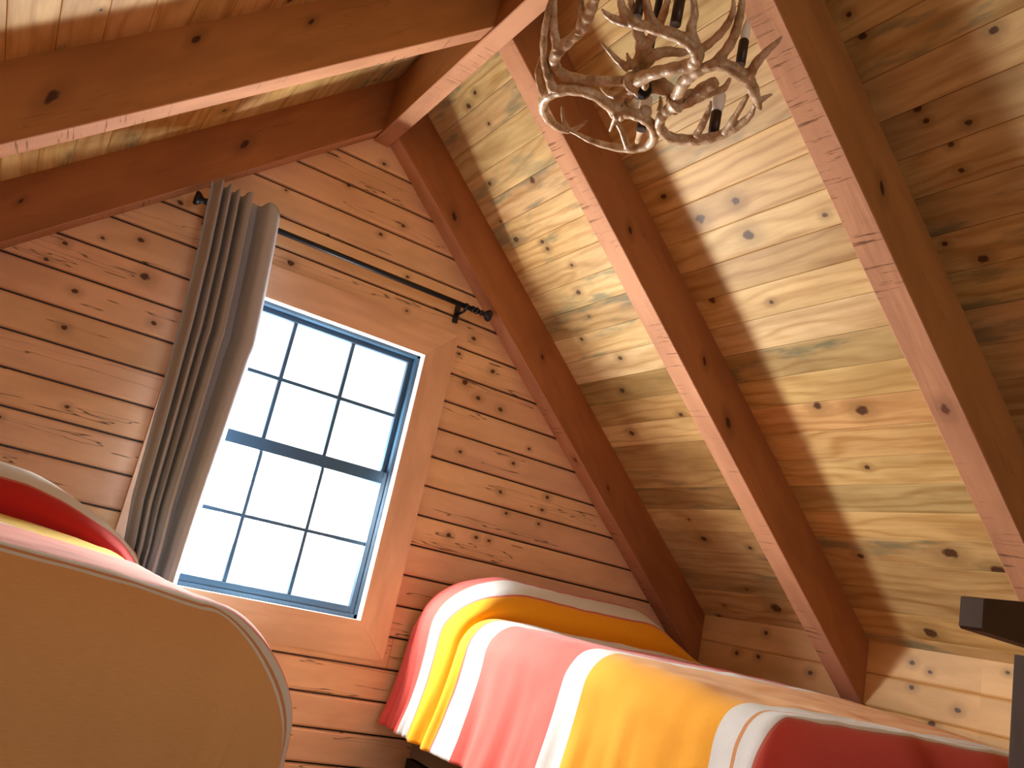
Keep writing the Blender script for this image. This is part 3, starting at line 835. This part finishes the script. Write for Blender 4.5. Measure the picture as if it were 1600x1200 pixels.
# ================================================================== antler chandelier
ANT=[
[ [(0.4308, -1.763, -0.575, 0.013), (0.4076, -1.7422, -0.58, 0.01), (0.3714, -1.7115, -0.585, 0.009), (0.3345, -1.6794, -0.585, 0.009), (0.3032, -1.658, -0.58, 0.01), (0.2763, -1.6698, -0.575, 0.01), (0.264, -1.6964, -0.57, 0.011), (0.2675, -1.7292, -0.56, 0.0095), (0.2711, -1.7608, -0.55, 0.009), (0.2651, -1.785, -0.54, 0.01), (0.2561, -1.8125, -0.53, 0.009), (0.2432, -1.8416, -0.52, 0.006), (0.2314, -1.854, -0.5, 0.003)],[(0.2587, -1.7039, -0.57, 0.008), (0.2378, -1.7168, -0.55, 0.0065), (0.2185, -1.7342, -0.53, 0.006), (0.2027, -1.7536, -0.51, 0.005), (0.1918, -1.7691, -0.49, 0.0025)],[(0.269, -1.7553, -0.555, 0.007), (0.2571, -1.7765, -0.54, 0.006), (0.2424, -1.7888, -0.52, 0.0045), (0.2265, -1.7989, -0.5, 0.002)] ],
[ [(0.4502, -1.6763, -0.6, 0.011), (0.4325, -1.6716, -0.6, 0.01), (0.3752, -1.6858, -0.605, 0.0095), (0.3372, -1.6682, -0.605, 0.009), (0.3145, -1.6361, -0.605, 0.01), (0.3102, -1.5981, -0.605, 0.01), (0.3359, -1.5524, -0.6, 0.0095), (0.3766, -1.5207, -0.595, 0.008), (0.4205, -1.5114, -0.59, 0.006), (0.4406, -1.5265, -0.58, 0.004), (0.4446, -1.5557, -0.57, 0.002)],[(0.4231, -1.5194, -0.59, 0.005), (0.4058, -1.5208, -0.575, 0.004), (0.3829, -1.5404, -0.56, 0.002)],[(0.3057, -1.6341, -0.605, 0.009), (0.2877, -1.6422, -0.595, 0.007), (0.2618, -1.659, -0.58, 0.006), (0.2306, -1.6936, -0.56, 0.0055), (0.2079, -1.7325, -0.54, 0.005), (0.1938, -1.7611, -0.52, 0.003)],[(0.3048, -1.6023, -0.605, 0.007), (0.2844, -1.6083, -0.59, 0.005), (0.2694, -1.6195, -0.575, 0.0045), (0.2606, -1.6368, -0.56, 0.003), (0.2538, -1.6558, -0.55, 0.0015)] ],
[ [(0.4452, -1.6758, -0.6, 0.012), (0.462, -1.6961, -0.605, 0.011), (0.4854, -1.7081, -0.61, 0.01), (0.5164, -1.7008, -0.61, 0.0095), (0.5488, -1.6703, -0.61, 0.009), (0.5582, -1.6331, -0.61, 0.0085), (0.5422, -1.5942, -0.61, 0.008), (0.5066, -1.5589, -0.605, 0.007), (0.4707, -1.5376, -0.6, 0.0055), (0.4452, -1.5289, -0.595, 0.004), (0.4278, -1.5166, -0.59, 0.002)],[(0.5342, -1.597, -0.61, 0.006), (0.4966, -1.618, -0.595, 0.005), (0.4647, -1.6257, -0.58, 0.0045), (0.4314, -1.6304, -0.57, 0.0035), (0.4123, -1.624, -0.56, 0.002)],[(0.4447, -1.6698, -0.6, 0.0045), (0.4588, -1.6421, -0.6, 0.004), (0.4786, -1.6022, -0.6, 0.0025)] ],
[ [(0.4138, -1.7548, -0.585, 0.013), (0.4172, -1.8065, -0.59, 0.011), (0.4287, -1.8522, -0.595, 0.01), (0.4431, -1.8859, -0.595, 0.011), (0.4391, -1.9114, -0.595, 0.011), (0.4169, -1.923, -0.59, 0.01), (0.385, -1.9191, -0.585, 0.01), (0.3515, -1.9014, -0.58, 0.009), (0.3213, -1.8796, -0.575, 0.008), (0.2927, -1.8556, -0.57, 0.007), (0.2707, -1.8465, -0.565, 0.005), (0.2569, -1.8459, -0.56, 0.002)],[(0.4263, -1.921, -0.59, 0.009), (0.3981, -1.9332, -0.57, 0.0075), (0.3877, -1.9474, -0.55, 0.0065), (0.3723, -1.9556, -0.53, 0.0045), (0.3604, -1.9609, -0.515, 0.002)],[(0.3515, -1.9014, -0.58, 0.008), (0.3299, -1.8977, -0.565, 0.007), (0.3121, -1.9051, -0.55, 0.006), (0.2982, -1.9146, -0.53, 0.003)],[(0.3146, -1.8763, -0.575, 0.008), (0.2905, -1.87, -0.56, 0.007), (0.274, -1.8704, -0.54, 0.005), (0.2541, -1.8692, -0.53, 0.003)],[(0.4321, -1.915, -0.59, 0.007), (0.4371, -1.9463, -0.58, 0.006), (0.4367, -1.9745, -0.57, 0.0055), (0.4296, -2.0003, -0.555, 0.0045), (0.4105, -2.0191, -0.54, 0.002)] ],
[ [(0.5054, -1.7816, -0.59, 0.013), (0.4871, -1.8112, -0.595, 0.011), (0.4677, -1.8473, -0.6, 0.011), (0.4623, -1.8776, -0.6, 0.01), (0.4652, -1.9117, -0.6, 0.009), (0.4805, -1.9374, -0.6, 0.01), (0.5118, -1.9422, -0.6, 0.011), (0.5422, -1.9409, -0.6, 0.01), (0.5762, -1.9244, -0.6, 0.009), (0.6236, -1.8963, -0.6, 0.004)],[(0.5357, -1.9469, -0.6, 0.008), (0.5235, -1.9782, -0.59, 0.007), (0.5197, -2.0082, -0.58, 0.005), (0.5201, -2.0231, -0.575, 0.004), (0.5175, -2.0382, -0.57, 0.0015)],[(0.6055, -1.9051, -0.6, 0.005), (0.6071, -1.9205, -0.595, 0.004), (0.6129, -1.9357, -0.59, 0.0015)],[(0.468, -1.9192, -0.6, 0.008), (0.4709, -1.9438, -0.585, 0.0075), (0.4639, -1.9726, -0.57, 0.007), (0.4491, -1.9974, -0.55, 0.006), (0.4353, -2.0139, -0.53, 0.0045), (0.4229, -2.0251, -0.515, 0.002)] ],
[ [(0.5053, -1.7781, -0.6, 0.013), (0.5045, -1.7623, -0.605, 0.01), (0.5089, -1.7361, -0.61, 0.0095), (0.5321, -1.7083, -0.61, 0.0095), (0.5666, -1.698, -0.61, 0.01), (0.5957, -1.716, -0.61, 0.0105), (0.6196, -1.7512, -0.61, 0.01), (0.6349, -1.7869, -0.605, 0.0085), (0.6373, -1.8282, -0.6, 0.0075), (0.6309, -1.8627, -0.595, 0.006), (0.6152, -1.8894, -0.59, 0.003)],[(0.6, -1.7448, -0.61, 0.0065), (0.5897, -1.771, -0.6, 0.006), (0.5797, -1.7952, -0.585, 0.005), (0.5666, -1.8149, -0.575, 0.002)],[(0.6323, -1.7951, -0.605, 0.0065), (0.6183, -1.8318, -0.595, 0.0055), (0.5993, -1.8789, -0.58, 0.004), (0.5972, -1.8853, -0.575, 0.002)] ],
[ [(0.5355, -1.7414, -0.57, 0.011), (0.5445, -1.7724, -0.565, 0.012), (0.5511, -1.805, -0.56, 0.012), (0.5679, -1.8236, -0.555, 0.007), (0.5758, -1.8369, -0.55, 0.006), (0.5696, -1.8574, -0.54, 0.003)],[(0.5425, -1.7804, -0.565, 0.01), (0.5423, -1.8197, -0.56, 0.011), (0.5459, -1.8472, -0.555, 0.008)] ],
[ [(0.4463, -1.731, -0.57, 0.013), (0.463, -1.7551, -0.57, 0.011), (0.4905, -1.7666, -0.57, 0.009), (0.515, -1.7696, -0.57, 0.008), (0.5331, -1.7892, -0.56, 0.006), (0.5434, -1.8005, -0.555, 0.003)],[(0.4609, -1.7576, -0.57, 0.007), (0.4641, -1.7697, -0.56, 0.006), (0.4924, -1.767, -0.555, 0.005), (0.5208, -1.7588, -0.55, 0.003)] ],
[ [(0.4386, -1.7407, -0.56, 0.012), (0.416, -1.7617, -0.55, 0.012), (0.4022, -1.78, -0.53, 0.011), (0.3812, -1.7893, -0.51, 0.01), (0.3622, -1.7901, -0.48, 0.008), (0.3385, -1.8028, -0.46, 0.005)],[(0.4214, -1.7676, -0.55, 0.01), (0.4221, -1.7944, -0.54, 0.009), (0.4394, -1.8137, -0.53, 0.008), (0.4699, -1.8244, -0.52, 0.006), (0.4819, -1.8378, -0.51, 0.003)],[(0.4011, -1.751, -0.56, 0.007), (0.3744, -1.7431, -0.55, 0.005), (0.35, -1.742, -0.54, 0.0035), (0.3325, -1.7375, -0.53, 0.0015)],[(0.405, -1.76, -0.56, 0.006), (0.3906, -1.761, -0.55, 0.004), (0.3798, -1.7639, -0.54, 0.0015)],[(0.407, -1.7853, -0.53, 0.008), (0.4013, -1.8108, -0.51, 0.007), (0.3927, -1.8414, -0.5, 0.007), (0.3816, -1.866, -0.48, 0.005), (0.3756, -1.8792, -0.46, 0.002)] ],
[ [(0.4357, -1.74, -0.58, 0.012), (0.4307, -1.7142, -0.58, 0.009), (0.4256, -1.6879, -0.58, 0.007), (0.4131, -1.6674, -0.57, 0.005), (0.3981, -1.6598, -0.56, 0.002)],[(0.4372, -1.7318, -0.58, 0.008), (0.4464, -1.7017, -0.58, 0.006), (0.4573, -1.6721, -0.58, 0.003)] ],
[ [(0.4829, -1.7148, -0.6, 0.009), (0.5401, -1.6349, -0.56, 0.008), (0.5865, -1.5591, -0.53, 0.007), (0.6365, -1.4815, -0.5, 0.005)],[(0.528, -1.7001, -0.57, 0.005), (0.5199, -1.7118, -0.56, 0.004), (0.5091, -1.7196, -0.55, 0.002)] ],
]
m, nt, b, g = new_mat('antler_bone')
co = nd(nt, 'ShaderNodeTexCoord').outputs['Object']
n1 = g.noise(co, 28.0, 4, .6); n2 = g.noise(co, 160.0, 3, .6)
c = g.ramp(n1, [(.30, (.26, .15, .07)), (.46, (.50, .34, .19)), (.62, (.68, .54, .38)), (.78, (.80, .70, .56))])
c = g.mix(g.mr(n2, .45, .7, 0, .4), c, (.20, .11, .05))
g.put(b.inputs['Base Color'], c); b.inputs['Roughness'].default_value = .38; b.inputs['Specular IOR Level'].default_value = .5
bp = nd(nt, 'ShaderNodeBump'); bp.inputs['Strength'].default_value = .5; bp.inputs['Distance'].default_value = .002
g.put(bp.inputs['Height'], n2); nt.links.new(bp.outputs[0], b.inputs['Normal'])
M['antler'] = m
M['sleeve'] = plain_mat('dark_candle_sleeve', (0.035, 0.017, 0.010), .45, bump=.3, bscale=80)
M['bulb'] = plain_mat('frosted_white_bulb', (0.85, 0.84, 0.80), .25)
ch = empty('antler_chandelier', (.46, -1.80, -.56), 'deer antler chandelier with dark candle sleeves hanging under the ridge', 'chandelier')
def antler(branches, idx):
    bm = bmesh.new()
    for bi, br in enumerate(branches):
        pts = catmull([p[:3] for p in br], 5)
        rad = [max(q[0] * (1.18 if bi == 0 else 1.3), .0012) for q in catmull([(p[3],) for p in br], 5)]
        # gentle knobbly surface
        rad = [r * (1 + .07 * math.sin(i * 1.7 + bi + idx)) for i, r in enumerate(rad)]
        add_tube(bm, pts, rad, 12)
        if bi == 0:    # burr at the base
            p0 = Vector(pts[0]); d = (Vector(pts[1]) - p0).normalized()
            lathe(bm, p0 - d * .012, d, [(0, rad[0] * .85), (.004, rad[0] * 1.25), (.009, rad[0] * 1.45), (.013, rad[0] * 1.3), (.018, rad[0])], 14)
    o = mk('antler', bm, M['antler'], ch)
    rm = o.modifiers.new('fuse', 'REMESH'); rm.mode = 'VOXEL'; rm.voxel_size = .0022; rm.use_smooth_shade = True
    return o
for i, a in enumerate(ANT): antler(a, i)
def candle(p, sleeve, r, bulb, cup, tilt=(0, 0)):
    ax = Vector((tilt[0], tilt[1], 1)).normalized(); p = Vector(p)
    bm = bmesh.new(); lathe(bm, p, ax, [(0, r), (sleeve - .003, r), (sleeve, r * .8)], 18); mk('candle_sleeve', bm, M['sleeve'], ch)
    q = p + ax * sleeve
    bm = bmesh.new()
    if cup: lathe(bm, q, ax, [(-.002, r * .95), (.010, r * 1.22), (.024, r * 1.30), (.040, r * 1.22), (.041, r * 1.1), (.030, r * .9), (.029, .001)], 18)
    else: lathe(bm, q, ax, [(-.001, r * .6), (.006, r * .85), (.016, r * 1.0), (.028, r * .8), (.040, r * .45), (.052, r * .16), (.058, .0005)], 18)
    mk('bulb', bm, M['bulb'], ch)
candle((.5358, -1.9196, -.560), .056, .0095, 1, False)
candle((.6443, -1.7437, -.585), .058, .0115, 1, True)
candle((.3913, -1.8913, -.540), .062, .0105, 1, False)
candle((.5422, -1.6257, -.575), .040, .0110, 1, True)
candle((.3555, -1.8141, -.500), .045, .0095, 1, False)
# hub, stem, chain and ceiling plate
bm = bmesh.new()
lathe(bm, (.445, -1.745, -.600), (0, 0, 1), [(0, .006), (.006, .016), (.016, .020), (.030, .018), (.036, .010), (.05, .008), (.30, .008), (.302, .004)], 16)
mk('stem', bm, M['iron'], ch)
for p in ((.3, .0, 0),):
    pass
CL = Vector((.445, -1.745, -.30)); CT = Vector((XR, -1.83, -.006)); CT = Vector((.461, -1.745, -.012))
n = 11
for i in range(n):
    bm = bmesh.new(); cpos = CL + (CT - CL) * ((i + .5) / n)
    pts = []
    for k in range(17):
        t_ = 2 * math.pi * k / 16
        a_, b_ = .0085 * math.cos(t_), .017 * math.sin(t_)
        pts.append(cpos + (Vector((a_, 0, b_)) if i % 2 else Vector((0, a_, b_))))
    add_tube(bm, pts, [.0022] * 17, 6, cap=False)
    mk('chain_link', bm, M['iron'], ch)
bm = bmesh.new(); lathe(bm, (XR, -1.745, 0.0), (0, 0, -1), [(0, .028), (.004, .028), (.012, .020), (.016, .006), (.020, .004)], 20); mk('ceiling_plate', bm, M['iron'], ch)
# dark leather-like wraps where the antlers are bolted together
for p, r in (((.4393, -1.7330, -.572), .021), (ANT[1][0][0][:3], .0165), (ANT[4][0][0][:3], .0175)):
    bm = bmesh.new(); bmesh.ops.create_icosphere(bm, subdivisions=3, radius=r)
    for v in bm.verts:
        v.co *= 1 + .25 * mnoise.noise(v.co * 90); v.co.z *= .65; v.co += Vector(p)
    for f in bm.faces: f.smooth = True
    mk('joint', bm, M['sleeve'], ch)
